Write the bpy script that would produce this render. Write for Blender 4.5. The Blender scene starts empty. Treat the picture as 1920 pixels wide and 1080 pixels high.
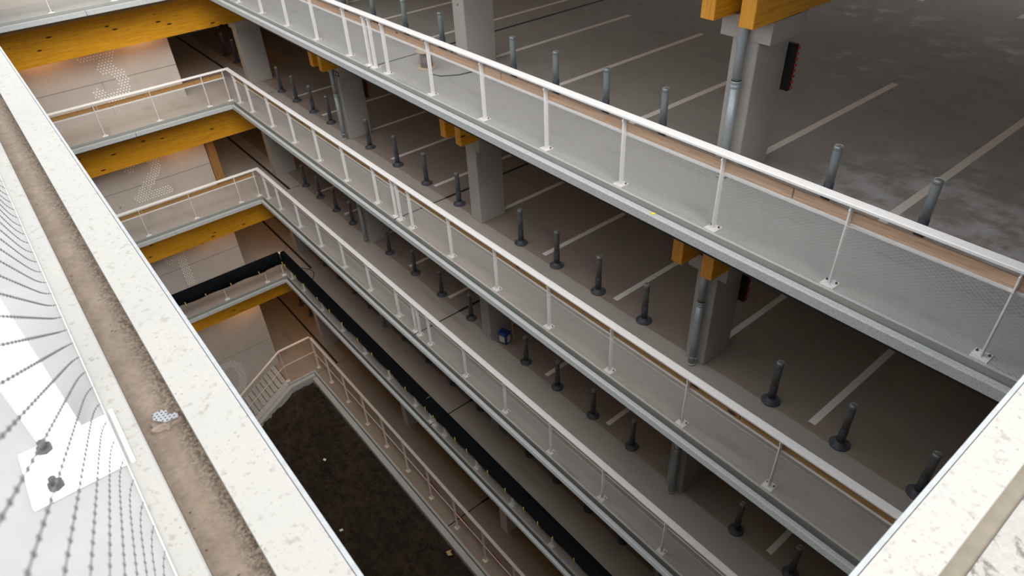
import bpy, bmesh, math, random
from math import sin, cos, pi, radians
from mathutils import Vector, Matrix

random.seed(7)
C = bpy.context.scene.collection

# ------------------------------------------------------------------ camera
CAM = (13.898, -6.3263, 4.6202)
YAW, PITCH, ROLL, FPX = 2.4916623, -0.6490488, -0.0553882, 1268.83
fw = Vector((cos(PITCH)*cos(YAW), cos(PITCH)*sin(YAW), sin(PITCH)))
rt = fw.cross(Vector((0, 0, 1))).normalized()
up = rt.cross(fw)
r2 = cos(ROLL)*rt + sin(ROLL)*up
u2 = -sin(ROLL)*rt + cos(ROLL)*up
cd = bpy.data.cameras.new('camera')
cd.sensor_width = 36.0
cd.lens = FPX/1920*36.0
cd.clip_start = 0.01
cd.clip_end = 200
cd.dof.use_dof = True
cd.dof.focus_distance = 3.6
cd.dof.aperture_fstop = 6.5
cam = bpy.data.objects.new('camera', cd)
C.objects.link(cam)
cam.matrix_world = Matrix(((r2.x, u2.x, -fw.x, CAM[0]), (r2.y, u2.y, -fw.y, CAM[1]), (r2.z, u2.z, -fw.z, CAM[2]), (0, 0, 0, 1)))
bpy.context.scene.camera = cam

# ------------------------------------------------------------------ sky and exposure
SKY = 2.05
w = bpy.data.worlds.new('overcast_sky')
bpy.context.scene.world = w
w.use_nodes = True
bg = w.node_tree.nodes['Background']
bg.inputs[0].default_value = (0.965, 0.985, 1.0, 1)
bg.inputs[1].default_value = SKY
# veiled sun: the bright part of the cloud cover, behind the photographer's right
sl = bpy.data.lights.new('veiled_sun', 'SUN')
sl.energy = 3.4
sl.angle = radians(48)
sl.color = (1.0, 0.975, 0.94)
so = bpy.data.objects.new('veiled_sun', sl)
C.objects.link(so)
so.location = (30, -8, 30)
so.rotation_euler = Vector((-0.66, 0.10, -0.74)).to_track_quat('-Z', 'Y').to_euler()
vs = bpy.context.scene.view_settings
vs.view_transform = 'Standard'
vs.look = 'None'
vs.gamma = 1.0
vs.use_curve_mapping = False
vs.exposure = 0.0

# ------------------------------------------------------------------ levels
Z = [0.0, -3.603, -7.199, -10.788, -16.0]
ROOF = 3.6
LEVEL = ['top parking deck', 'second deck from the top', 'third deck from the top', 'fourth deck from the top', 'ground level']
SHORT = ['top deck', 'second deck', 'third deck', 'fourth deck', 'ground level']
ORD = ['first', 'second', 'third', 'fourth', 'fifth', 'sixth', 'seventh', 'eighth', 'ninth', 'tenth']


# ------------------------------------------------------------------ mesh builder
class MB:
    def __init__(s):
        s.bm = bmesh.new()

    def face(s, pts, mi=0):
        f = s.bm.faces.new([s.bm.verts.new(p) for p in pts])
        f.material_index = mi
        return f

    def box(s, x0, x1, y0, y1, z0, z1, mi=0, bev=0.0):
        v = [s.bm.verts.new(p) for p in ((x0, y0, z0), (x1, y0, z0), (x1, y1, z0), (x0, y1, z0), (x0, y0, z1), (x1, y0, z1), (x1, y1, z1), (x0, y1, z1))]
        fs = [s.bm.faces.new([v[i] for i in q]) for q in ((0, 3, 2, 1), (4, 5, 6, 7), (0, 1, 5, 4), (1, 2, 6, 5), (2, 3, 7, 6), (3, 0, 4, 7))]
        for f in fs:
            f.material_index = mi
        if bev:
            es = {e for f in fs for e in f.edges}
            bmesh.ops.bevel(s.bm, geom=list(es), offset=bev, segments=1, affect='EDGES', clamp_overlap=True)
        return s

    def prism(s, poly, a, b, axis='x', mi=0):
        """extrude a 2-D outline from a to b; outline axes: x->(y,z), y->(x,z), z->(x,y)"""
        def P(t, p):
            return {'x': (t, p[0], p[1]), 'y': (p[0], t, p[1]), 'z': (p[0], p[1], t)}[axis]
        A = [s.bm.verts.new(P(a, p)) for p in poly]
        B = [s.bm.verts.new(P(b, p)) for p in poly]
        n = len(poly)
        fs = [s.bm.faces.new(A), s.bm.faces.new(B[::-1])]
        for i in range(n):
            fs.append(s.bm.faces.new((A[i], B[i], B[(i+1) % n], A[(i+1) % n])))
        for f in fs:
            f.material_index = mi
        return s

    def lathe(s, prof, cx=0, cy=0, n=20, mi=0, a0=0.0):
        """prof: list of (r, z) from bottom to top, closed with caps"""
        rings = []
        for r, z in prof:
            rings.append([s.bm.verts.new((cx+r*cos(a0+2*pi*k/n), cy+r*sin(a0+2*pi*k/n), z)) for k in range(n)])
        for A, B in zip(rings, rings[1:]):
            for k in range(n):
                f = s.bm.faces.new((A[k], A[(k+1) % n], B[(k+1) % n], B[k]))
                f.material_index = mi
                f.smooth = n > 8
        f = s.bm.faces.new(rings[0][::-1]); f.material_index = mi
        f = s.bm.faces.new(rings[-1]); f.material_index = mi
        return s

    def tube(s, pts, r, n=6, mi=0):
        pts = [Vector(p) for p in pts]
        rings = []
        for i, p in enumerate(pts):
            d = (pts[min(i+1, len(pts)-1)]-pts[max(i-1, 0)]).normalized()
            a = d.cross(Vector((0.13, 0.27, 0.95)))
            if a.length < 1e-3:
                a = d.cross(Vector((1, 0, 0)))
            a.normalize()
            b = d.cross(a)
            rr = r[i] if isinstance(r, (list, tuple)) else r
            rings.append([s.bm.verts.new(p+rr*(cos(2*pi*k/n)*a+sin(2*pi*k/n)*b)) for k in range(n)])
        for A, B in zip(rings, rings[1:]):
            for k in range(n):
                f = s.bm.faces.new((A[k], A[(k+1) % n], B[(k+1) % n], B[k]))
                f.material_index = mi
                f.smooth = True
        s.bm.faces.new(rings[0][::-1]).material_index = mi
        s.bm.faces.new(rings[-1]).material_index = mi
        return s

    def build(s, name, mats, parent=None):
        bmesh.ops.recalc_face_normals(s.bm, faces=s.bm.faces[:])
        me = bpy.data.meshes.new(name)
        s.bm.to_mesh(me)
        s.bm.free()
        for m in (mats if isinstance(mats, (list, tuple)) else [mats]):
            me.materials.append(m)
        o = bpy.data.objects.new(name, me)
        C.objects.link(o)
        if parent:
            o.parent = parent
        return o


def tag(o, label=None, cat=None, group=None, kind=None):
    if label: o['label'] = label
    if cat: o['category'] = cat
    if group: o['group'] = group
    if kind: o['kind'] = kind
    return o


def empty(name, loc, rz=0.0, label=None, cat=None, group=None):
    o = bpy.data.objects.new(name, None)
    C.objects.link(o)
    o.empty_display_size = 0.1
    o.location = loc
    o.rotation_euler = (0, 0, rz)
    return tag(o, label, cat, group)


def dup(o, parent=None):
    c = o.copy()
    C.objects.link(c)
    if parent:
        c.parent = parent
    for ch in list(o.children):
        dup(ch, c)
    return c


# ------------------------------------------------------------------ materials
class NT:
    """small helper around a material's node tree"""
    def __init__(s, name, rough=0.8, metal=0.0, spec=0.3):
        s.m = bpy.data.materials.new(name)
        s.m.use_nodes = True
        s.t = s.m.node_tree
        s.b = s.t.nodes['Principled BSDF']
        s.b.inputs['Roughness'].default_value = rough
        s.b.inputs['Metallic'].default_value = metal
        s.b.inputs['Specular IOR Level'].default_value = spec
        s._xyz = None

    def link(s, a, b):
        s.t.links.new(a, b)

    def set(s, sock, v):
        if isinstance(v, (int, float)):
            sock.default_value = v
        elif isinstance(v, (tuple, list)):
            sock.default_value = v if len(v) == 4 or len(sock.default_value) == 3 else (*v, 1)
        else:
            s.link(v, sock)

    def pos(s):
        if s._xyz is None:
            g = s.t.nodes.new('ShaderNodeNewGeometry')
            x = s.t.nodes.new('ShaderNodeSeparateXYZ')
            s.link(g.outputs['Position'], x.inputs[0])
            s._p = g.outputs['Position']
            s._xyz = x.outputs
        return s._xyz

    def obj(s):
        t = s.t.nodes.new('ShaderNodeTexCoord')
        return t.outputs['Object']

    def math(s, op, a, b=0.0, c=0.0, clamp=False):
        n = s.t.nodes.new('ShaderNodeMath')
        n.operation = op
        n.use_clamp = clamp
        s.set(n.inputs[0], a)
        s.set(n.inputs[1], b)
        if op in ('MULTIPLY_ADD', 'COMPARE', 'SMOOTH_MIN'):
            s.set(n.inputs[2], c)
        return n.outputs[0]

    def mapping(s, vec, scale):
        n = s.t.nodes.new('ShaderNodeMapping')
        s.link(vec, n.inputs[0])
        n.inputs['Scale'].default_value = scale
        return n.outputs[0]

    def noise(s, scale, detail=4, rough=0.55, vec=None, dist=0.0):
        n = s.t.nodes.new('ShaderNodeTexNoise')
        n.inputs['Scale'].default_value = scale
        n.inputs['Detail'].default_value = detail
        n.inputs['Roughness'].default_value = rough
        n.inputs['Distortion'].default_value = dist
        if vec is None:
            s.pos()
            vec = s._p
        s.link(vec, n.inputs['Vector'])
        return n.outputs['Fac']

    def voro(s, scale, vec=None, feature='F1'):
        n = s.t.nodes.new('ShaderNodeTexVoronoi')
        n.feature = feature
        n.inputs['Scale'].default_value = scale
        if vec is None:
            s.pos()
            vec = s._p
        s.link(vec, n.inputs['Vector'])
        return n.outputs['Distance']

    def ramp(s, f, a, b):
        """0 at a, 1 at b (a may exceed b)"""
        n = s.t.nodes.new('ShaderNodeMapRange')
        s.set(n.inputs['Value'], f)
        n.inputs['From Min'].default_value = a
        n.inputs['From Max'].default_value = b
        return n.outputs[0]

    def mix(s, f, a, b):
        n = s.t.nodes.new('ShaderNodeMix')
        n.data_type = 'RGBA'
        s.set(n.inputs['Factor'], f)
        s.set(n.inputs[6], a if not isinstance(a, tuple) else (*a, 1))
        s.set(n.inputs[7], b if not isinstance(b, tuple) else (*b, 1))
        return n.outputs[2]

    def color(s, c):
        s.set(s.b.inputs['Base Color'], (*c, 1) if isinstance(c, tuple) else c)
        return s

    def bump(s, h, strength=0.3, dist=0.01):
        n = s.t.nodes.new('ShaderNodeBump')
        n.inputs['Strength'].default_value = strength
        n.inputs['Distance'].default_value = dist
        s.link(h, n.inputs['Height'])
        s.link(n.outputs[0], s.b.inputs['Normal'])
        return s

    def band(s, v, c, hw):
        """1 where |v-c| < hw"""
        return s.math('LESS_THAN', s.math('ABSOLUTE', s.math('SUBTRACT', v, c)), hw)


def simple(name, col, rough=0.6, metal=0.0, var=0.12, scale=14, spec=0.3):
    n = NT(name, rough, metal, spec)
    f = n.noise(scale, 5, 0.6)
    n.color(n.mix(n.ramp(f, 0.3, 0.7), tuple(c*(1-var) for c in col), tuple(min(1, c*(1+var)) for c in col)))
    return n.m


def floor_mat(name, dark, light, stripes, seam=True, stains=False, drain=False):
    n = NT(name, 0.72, 0, 0.35)
    x, y, z = n.pos()
    big = n.noise(0.55, 5, 0.6)
    fine = n.noise(38, 4, 0.7)
    grit = n.noise(160, 2, 0.6)
    lightc = n.mix(n.ramp(fine, 0.3, 0.7), tuple(c*0.86 for c in light), tuple(c*1.1 for c in light))
    lightc = n.mix(n.math('MULTIPLY', n.ramp(big, 0.45, 0.75), 0.35), lightc, tuple(c*0.7 for c in light))
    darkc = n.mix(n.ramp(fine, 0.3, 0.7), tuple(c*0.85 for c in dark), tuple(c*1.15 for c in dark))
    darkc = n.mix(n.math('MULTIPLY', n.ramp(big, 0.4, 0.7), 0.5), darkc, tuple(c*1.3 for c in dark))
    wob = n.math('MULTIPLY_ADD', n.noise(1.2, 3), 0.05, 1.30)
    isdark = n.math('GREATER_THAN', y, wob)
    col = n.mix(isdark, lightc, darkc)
    # faint tyre and damp marks
    tm = n.noise(1.6, 6, 0.65, n.mapping(n._p, (0.35, 1.6, 1)))
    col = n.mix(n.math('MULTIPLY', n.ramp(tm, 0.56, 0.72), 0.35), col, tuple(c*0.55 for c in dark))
    if stains:
        for (sx, sy, rad, th) in ((11.0, 2.6, 1.7, 0.5), (12.2, 2.3, 1.3, 0.5), (7.2, 10.0, 1.4, 0.55), (9.4, 9.2, 1.8, 0.55), (8.2, 6.6, 1.3, 0.57), (6.4, 9.6, 0.9, 0.52)):
            dx = n.math('SUBTRACT', x, sx)
            dy = n.math('SUBTRACT', y, sy)
            d = n.math('SQRT', n.math('ADD', n.math('MULTIPLY', dx, dx), n.math('MULTIPLY', dy, dy)))
            m = n.math('MULTIPLY', n.ramp(d, rad, rad*0.2), n.ramp(n.noise(1.9, 8, 0.62), th-0.04, th+0.10))
            m = n.math('MULTIPLY', m, 0.75, 0, True)
            col = n.mix(m, col, (0.66, 0.66, 0.69))
        rust = n.math('MULTIPLY', n.ramp(n.noise(7, 4, 0.6), 0.68, 0.76), n.band(y, 1.8, 0.5))
        col = n.mix(n.math('MULTIPLY', rust, 0.6), col, (0.3, 0.17, 0.05))
    if stripes:
        u = n.math('DIVIDE', n.math('SUBTRACT', x, 2.72), 2.0967)
        u = n.math('ABSOLUTE', n.math('SUBTRACT', n.math('FRACT', n.math('ADD', u, 100.5)), 0.5))
        st = n.math('LESS_THAN', u, 0.058/2.0967)
        yy = n.math('MAXIMUM', n.band(y, 3.78, 2.30), n.band(y, 13.6, 2.25))
        st = n.math('MULTIPLY', st, yy)
        wear = n.ramp(n.noise(9, 5, 0.7), 0.25, 0.42)
        st = n.math('MULTIPLY', n.math('MULTIPLY', st, n.math('MULTIPLY_ADD', wear, 0.4, 0.6)), n.math('GREATER_THAN', x, -8.0))
        col = n.mix(st, col, (0.86, 0.81, 0.76))
    if seam:
        s1 = n.math('LESS_THAN', n.math('ABSOLUTE', n.math('SUBTRACT', x, 1.33)), n.math('MULTIPLY_ADD', n.math('GREATER_THAN', y, 1.35), 0.02, 0.022))
        s1 = n.math('MULTIPLY', s1, n.math('GREATER_THAN', y, -0.3))
        s2 = n.math('MULTIPLY', n.band(x, -8.74, 0.012), n.math('LESS_THAN', y, 1.3))
        col = n.mix(n.math('MAXIMUM', s1, s2), col, (0.015, 0.014, 0.013))
    if drain:
        d = n.math('MULTIPLY', n.band(y, 0.84, 0.045), n.math('LESS_THAN', x, -8.74))
        col = n.mix(d, col, (0.012, 0.011, 0.01))
    n.color(col)
    n.bump(n.math('ADD', fine, grit), 0.25, 0.004)
    return n.m


def wood_mat(name, a, b, axis, knots=True):
    """glulam: long grain along the given axis ('x' or 'y')"""
    n = NT(name, 0.62, 0, 0.25)
    n.pos()
    sc = {'x': (0.35, 5, 9), 'y': (5, 0.35, 9), 'z': (7, 7, 0.4)}[axis]
    g = n.noise(3.2, 6, 0.62, n.mapping(n._p, sc), 0.4)
    col = n.mix(n.ramp(g, 0.32, 0.68), a, b)
    st = n.noise(9.0, 3, 0.5, n.mapping(n._p, sc))
    col = n.mix(n.math('MULTIPLY', n.ramp(st, 0.56, 0.70), 0.6), col, tuple(c*0.42 for c in a))
    if knots:
        ks = {'x': (1.6, 5, 5.5), 'y': (5, 1.6, 5.5), 'z': (4, 4, 1.6)}[axis]
        k = n.voro(0.95, n.mapping(n._p, ks))
        col = n.mix(n.ramp(k, 0.14, 0.10), col, (0.05, 0.014, 0.006))
    n.color(col)
    n.bump(g, 0.12, 0.004)
    return n.m


def concrete_mat(name, col, joints=None):
    n = NT(name, 0.8, 0, 0.25)
    x, y, z = n.pos()
    big = n.noise(0.9, 6, 0.62)
    streak = n.noise(2.0, 5, 0.6, n.mapping(n._p, (3, 3, 0.35)))
    fine = n.noise(55, 3, 0.7)
    c = n.mix(n.ramp(fine, 0.3, 0.7), tuple(v*0.9 for v in col), tuple(v*1.08 for v in col))
    c = n.mix(n.math('MULTIPLY', n.ramp(big, 0.42, 0.72), 0.35), c, tuple(v*0.68 for v in col))
    c = n.mix(n.math('MULTIPLY', n.ramp(streak, 0.55, 0.75), 0.25), c, tuple(v*0.62 for v in col))
    pit = n.voro(1.3)
    c = n.mix(n.ramp(pit, 0.045, 0.03), c, tuple(v*0.3 for v in col))
    if joints:
        j = None
        for zz in joints:
            b = n.band(z, zz, 0.011)
            v = n.math('MULTIPLY', n.band(y, -3.42, 0.006), n.band(z, zz-0.55, 0.55))
            b = n.math('MAXIMUM', b, v)
            j = b if j is None else n.math('MAXIMUM', j, b)
        c = n.mix(n.math('MULTIPLY', j, 0.75), c, tuple(v*0.25 for v in col))
    n.color(c)
    n.bump(fine, 0.15, 0.004)
    return n.m


M = {}
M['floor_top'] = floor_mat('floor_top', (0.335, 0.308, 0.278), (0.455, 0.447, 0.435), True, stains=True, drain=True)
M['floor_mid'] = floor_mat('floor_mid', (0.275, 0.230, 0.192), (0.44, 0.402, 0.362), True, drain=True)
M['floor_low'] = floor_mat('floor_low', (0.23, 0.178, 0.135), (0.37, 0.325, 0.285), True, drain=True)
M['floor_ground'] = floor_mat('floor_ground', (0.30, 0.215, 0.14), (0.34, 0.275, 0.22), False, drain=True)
M['ceiling'] = wood_mat('timber_ceiling', (0.30, 0.17, 0.07), (0.40, 0.24, 0.11), 'x', False)
M['glulam_y'] = wood_mat('glulam_y', (0.66, 0.27, 0.008), (0.86, 0.42, 0.022), 'y')
M['glulam_end'] = wood_mat('glulam_end', (0.66, 0.27, 0.03), (0.80, 0.38, 0.06), 'z', False)
M['board_shaded'] = wood_mat('board_shaded', (0.36, 0.19, 0.06), (0.52, 0.30, 0.11), 'x')  # browner copy of board: shade on the lower railings put into the colour
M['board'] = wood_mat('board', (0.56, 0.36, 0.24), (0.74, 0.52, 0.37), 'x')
M['plank'] = wood_mat('plank', (0.28, 0.13, 0.04), (0.42, 0.22, 0.08), 'z')
M['concrete'] = concrete_mat('concrete', (0.47, 0.45, 0.42))
M['concrete_light'] = concrete_mat('concrete_light', (0.42, 0.395, 0.368))
M['core'] = concrete_mat('core_concrete', (0.56, 0.51, 0.46), [z+1.09 for z in Z[1:4]]+[-14.54, Z[0]+1.09])
M['slab_edge'] = concrete_mat('slab_edge_concrete', (0.30, 0.31, 0.285))
M['edge_concrete'] = concrete_mat('edge_concrete', (0.50, 0.50, 0.48))
M['white'] = simple('white_paint', (0.87, 0.85, 0.84), 0.45, 0, 0.04, 20, 0.4)
M['white_low'] = simple('aged_white_paint', (0.84, 0.73, 0.66), 0.5, 0, 0.06, 20, 0.4)
M['bolt'] = simple('bolt_steel', (0.10, 0.10, 0.10), 0.5, 0.6)
M['galv'] = NT('galvanised_steel', 0.5, 0.25, 0.5)
g = M['galv']
g.color(g.mix(g.ramp(g.voro(38), 0.1, 0.5), (0.43, 0.45, 0.455), (0.58, 0.60, 0.60)))
M['galv'] = g.m
M['pipe'] = simple('galvanised_pipe', (0.40, 0.44, 0.47), 0.45, 0.35, 0.12, 25, 0.5)
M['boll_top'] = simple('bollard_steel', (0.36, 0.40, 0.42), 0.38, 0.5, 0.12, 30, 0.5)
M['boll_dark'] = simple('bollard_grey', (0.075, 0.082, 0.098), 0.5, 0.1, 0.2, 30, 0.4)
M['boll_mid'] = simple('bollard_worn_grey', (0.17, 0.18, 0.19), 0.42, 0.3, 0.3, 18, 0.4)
M['rope'] = simple('steel_rope', (0.62, 0.62, 0.62), 0.4, 0.2)
M['rope_dark'] = simple('silhouetted_steel_rope', (0.16, 0.155, 0.15), 0.5, 0.2)  # near net rope, its silhouette against the white deck put into the colour
M['black'] = simple('black_foil', (0.005, 0.006, 0.008), 0.75, 0, 0.3, 6, 0.06)
M['yellow'] = simple('yellow_tie', (0.75, 0.62, 0.05), 0.5)
M['dot'] = simple('white_dot_paint', (0.95, 0.94, 0.92), 0.6, 0, 0.02)
M['black_plastic'] = simple('black_plastic', (0.015, 0.014, 0.014), 0.4)
M['red'] = simple('red_plastic', (0.38, 0.03, 0.02), 0.5)
M['blue'] = simple('blue_plastic', (0.012, 0.05, 0.20), 0.35)
M['blue_cloth'] = simple('blue_grey_cloth', (0.12, 0.14, 0.20), 0.9)
M['ochre'] = simple('ochre_plastic', (0.50, 0.35, 0.12), 0.6)
M['paper'] = simple('printed_label', (0.62, 0.55, 0.48), 0.7, 0, 0.35, 60)
M['stick'] = simple('broom_wood', (0.52, 0.30, 0.12), 0.6)
M['reel_wood'] = simple('reel_wood', (0.58, 0.43, 0.30), 0.8)
M['reel_drum'] = simple('reel_drum', (0.22, 0.17, 0.14), 0.8)
M['dark_void'] = simple('dark_door', (0.03, 0.03, 0.034), 0.6)
M['card'] = simple('cardboard', (0.55, 0.36, 0.16), 0.8)
M['scrap'] = simple('scrap_steel', (0.30, 0.31, 0.33), 0.5)
M['litter'] = simple('litter', (0.75, 0.74, 0.70), 0.7)

n = NT('white_coating', 0.55, 0, 0.3)      # speckled white paint on the roof edge
sp = n.voro(70)
big = n.noise(5, 6, 0.65)
mid = n.noise(52, 5, 0.6)
c = n.mix(n.ramp(big, 0.3, 0.75), (0.365, 0.352, 0.328), (0.345, 0.336, 0.318))
c = n.mix(n.math('MULTIPLY', n.ramp(mid, 0.57, 0.68), 0.6), c, (0.225, 0.21, 0.185))
c = n.mix(n.math('MULTIPLY', n.ramp(n.noise(75, 3, 0.6), 0.62, 0.72), 0.5), c, (0.22, 0.205, 0.18))
c = n.mix(n.math('MULTIPLY', n.math('MULTIPLY', n.ramp(sp, 0.22, 0.10), n.ramp(n.noise(12, 3), 0.5, 0.62)), 0.6), c, (0.14, 0.12, 0.10))
n.color(c).bump(mid, 0.15, 0.002)
M['rim'] = n.m

n = NT('white_lip', 0.5)
n.color(n.mix(n.ramp(n.noise(40, 4), 0.4, 0.7), (0.34, 0.355, 0.375), (0.29, 0.30, 0.30)))
M['lip'] = n.m

n = NT('roof_deck_coating', 0.6)
n.color(n.mix(n.ramp(n.noise(6, 6, 0.6), 0.35, 0.7), (0.335, 0.335, 0.334), (0.30, 0.30, 0.297)))
M['roof_deck'] = n.m

n = NT('lichen_stained_coating', 0.75)
f = n.noise(17, 7, 0.72, None, 0.8)
f2 = n.noise(90, 4, 0.7)
c = n.mix(n.ramp(f2, 0.3, 0.7), (0.29, 0.28, 0.255), (0.36, 0.35, 0.33))
c = n.mix(n.math('MULTIPLY', n.ramp(f, 0.53, 0.62), 0.8), c, (0.10, 0.085, 0.07))
n.color(c).bump(f, 0.3, 0.004)
M['lichen'] = n.m

n = NT('gutter_dirt', 0.9)
x, y, z = n.pos()
f = n.noise(60, 6, 0.7)
f1 = n.noise(14, 5, 0.6)
c = n.mix(n.ramp(f1, 0.3, 0.7), (0.20, 0.155, 0.118), (0.265, 0.212, 0.165))
c = n.mix(n.math('MULTIPLY', n.ramp(f, 0.42, 0.62), 0.5), c, (0.145, 0.108, 0.08))
upstand_shade = n.math('MULTIPLY', n.ramp(n.noise(120, 5, 0.8), 0.40, 0.60), n.ramp(n.math('ADD', y, n.math('MULTIPLY', f1, 0.04)), -6.305, -6.272))  # speckled shadow of the steel upstand, painted along the gutter's void side
c = n.mix(n.math('MULTIPLY', upstand_shade, 0.85), c, (0.035, 0.028, 0.022))
pits = n.ramp(n.voro(34), 0.11, 0.07)
c = n.mix(n.math('MULTIPLY', pits, 0.8), c, (0.06, 0.045, 0.035))
n.color(c).bump(f, 0.7, 0.006)
M['dirt'] = n.m

M['tan'] = simple('dusty_coating', (0.21, 0.185, 0.145), 0.8, 0, 0.1, 30)
n = NT('soil', 0.95, 0, 0.1)
f = n.noise(3.2, 8, 0.72)
f2 = n.noise(26, 5, 0.7)
c = n.mix(n.ramp(f, 0.3, 0.7), (0.014, 0.011, 0.009), (0.115, 0.085, 0.064))
c = n.mix(n.math('MULTIPLY', n.ramp(f2, 0.5, 0.7), 0.5), c, (0.16, 0.12, 0.09))
c = n.mix(n.math('MULTIPLY', n.ramp(n.noise(1.1, 4), 0.5, 0.7), 0.35), c, (0.018, 0.026, 0.010))
c = n.mix(n.math('MULTIPLY', n.ramp(n.voro(7), 0.055, 0.035), n.math('GREATER_THAN', n.noise(2.3, 3), 0.56)), c, (0.5, 0.47, 0.42))
n.color(c).bump(n.math('ADD', f, n.math('MULTIPLY', f2, 0.4)), 1.0, 0.2)
M['soil'] = n.m

# ------------------------------------------------------------------ structure: slabs, walls, ceilings
X0, X1, Y0, Y1 = -8.944, 13.95, -6.37, -0.126       # deck edges around the void
XMIN, XMAX, YMIN, YMAX = -18.0, 21.0, -13.0, 17.0


def ring(z0, z1, x0, x1, y0, y1, mats, name, right=True):
    m = MB()
    m.box(XMIN, XMAX, y1, YMAX, z0, z1)
    m.box(XMIN, x0, YMIN, y1, z0, z1)
    m.box(x0, XMAX, YMIN, y0, z0, z1)
    if right:
        m.box(x1, XMAX, y0, y1, z0, z1)
    if isinstance(mats, list):
        m.bm.normal_update()
        for f in m.bm.faces:
            if abs(f.normal.z) < 0.5:
                f.material_index = 1
    return tag(m.build(name, mats), kind='structure')


fm = ['floor_top', 'floor_mid', 'floor_mid', 'floor_low']
for i in range(4):
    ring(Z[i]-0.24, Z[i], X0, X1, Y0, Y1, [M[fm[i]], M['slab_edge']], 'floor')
    ring(Z[i]-0.34, Z[i]-0.241, X0-0.15, X1+0.15, Y0-0.15, Y1+0.15, M['ceiling'], 'ceiling')
# the roof ring: far, left and right decks, and the near deck the photographer stands on
m = MB()
m.box(XMIN, XMAX, Y1, YMAX, ROOF-0.24, ROOF)
m.box(XMIN, X0, YMIN, Y1, ROOF-0.24, ROOF)
m.box(X0, XMAX, YMIN, -6.412, ROOF-0.24, ROOF-0.004)
tag(m.build('floor', M['roof_deck']), kind='structure')
m = MB()
m.box(X1, XMAX, -6.412, Y1, ROOF-0.24, ROOF-0.03)
tag(m.build('floor', M['lichen']), kind='structure')
ring(ROOF-0.34, ROOF-0.241, X0-0.15, X1+0.15, Y0-0.15, Y1+0.15, M['ceiling'], 'ceiling')
# ground level: deck ring with the stair opening on the left
G = Z[4]
m = MB()
m.box(XMIN, XMAX, -0.13, YMAX, G-0.3, G)
m.box(XMIN, -13.4, YMIN, -0.13, G-0.3, G)
m.box(-13.4, -10.56, -1.13, -0.13, G-0.3, G)
m.box(-13.4, -10.56, YMIN, -5.43, G-0.3, G)
m.box(-10.56, -9.0, -1.36, -0.13, G-0.3, G)
tag(m.build('floor', M['floor_ground']), kind='structure')
# outer walls
m = MB()
for a, b in ((-19.0, Z[3]+2.3), (Z[3]+2.9, Z[2]+2.2), (Z[2]+2.9, Z[1]+1.9), (Z[1]+2.9, Z[0]+0.9), (Z[0]+3.1, ROOF+0.2)):
    m.box(XMIN, XMAX, YMAX, YMAX+0.25, a, b)
for q in range(8):
    m.box(XMIN+q*5.5, XMIN+q*5.5+0.3, YMAX, YMAX+0.25, -16, ROOF-0.3)
tag(m.build('wall_back', M['concrete']), kind='structure')
tag(MB().box(-60, 60, YMAX+0.26, 90, -16.4, -16.0).build('ground', M['concrete']), kind='structure')
for nm, b in (('wall_left', (XMIN-0.3, XMIN, YMIN, YMAX)), ('wall_right', (XMAX, XMAX+0.3, YMIN, YMAX)), ('wall_front', (XMIN, XMAX, YMIN-0.3, YMIN))):
    m = MB().box(*b, -19.0, ROOF-0.25)
    tag(m.build(nm, M['concrete']), kind='structure')
# stair core wall carrying the level numbers
m = MB().box(-13.4, -10.56, -5.42, -1.13, -18.5, ROOF-0.25)
tag(m.build('wall_core', M['core']), kind='structure')
# basement walls around the planting bed, below the decks (near and right sides)
m = MB().box(-10.86, -10.56, -6.9, -5.43, -18.5, G-0.31).box(X0, XMAX, -6.9, -6.45, -18.5, G).box(14.05, 14.5, -6.45, -0.13, -18.5, G).box(-8.75, 14.05, -0.22, -0.131, -18.5, G-0.3).box(-10.56, -8.75, -1.36, -0.131, -18.5, G-0.3).box(-10.56, X0, -6.9, -6.45, -18.5, G)
tag(m.build('wall_bed', M['concrete']), kind='structure')


# edge channels of galvanised steel, one run per side and level
def channel_profile(s, gap=0.0):           # outward direction s=-1 (towards -y), origin at the post line
    return [(s*(0.158+gap), -0.20), (s*(0.252+gap/3), -0.20), (s*(0.252+gap/3), -0.078), (s*(0.222+gap/3), -0.074), (s*(0.150+gap), -0.078)]


k = 1
for i, z in enumerate(Z[:4]+[ROOF]):
    gp = 0.028 if i in (1, 2, 3) else 0.0
    tag(MB().box(-8.82, 13.95, -0.24, -0.127, z-0.24, z-0.21).build('trim_%d' % (70+i), M['black_plastic']), kind='structure')  # black strip added under the channel gap, standing in for its shade
    for (a, b) in ((-8.82, 1.325), (1.345, 13.95)):
        m = MB().prism([(p[0], p[1]+z) for p in channel_profile(1, gp)], a, b, 'x')
        for v in m.bm.verts:
            v.co.y = -v.co.y
        tag(m.build('trim_%d' % k, M['galv']), kind='structure'); k += 1
    for (a, b) in ((-6.2, -3.315), (-3.3, -0.256)):
        m = MB().prism([(-9.07+p[0], p[1]+z) for p in channel_profile(1, gp)], a, b, 'y')
        tag(m.build('trim_%d' % k, M['galv']), kind='structure'); k += 1
    if z != ROOF:
        m = MB().box(X0+0.01, 13.8, -6.36, -6.25, z-0.2, z-0.08)
        tag(m.build('trim_%d' % k, M['galv']), kind='structure'); k += 1
        m = MB().box(13.82, 13.94, -6.2, -0.27, z-0.2, z-0.08)
        tag(m.build('trim_%d' % k, M['galv']), kind='structure'); k += 1

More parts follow.
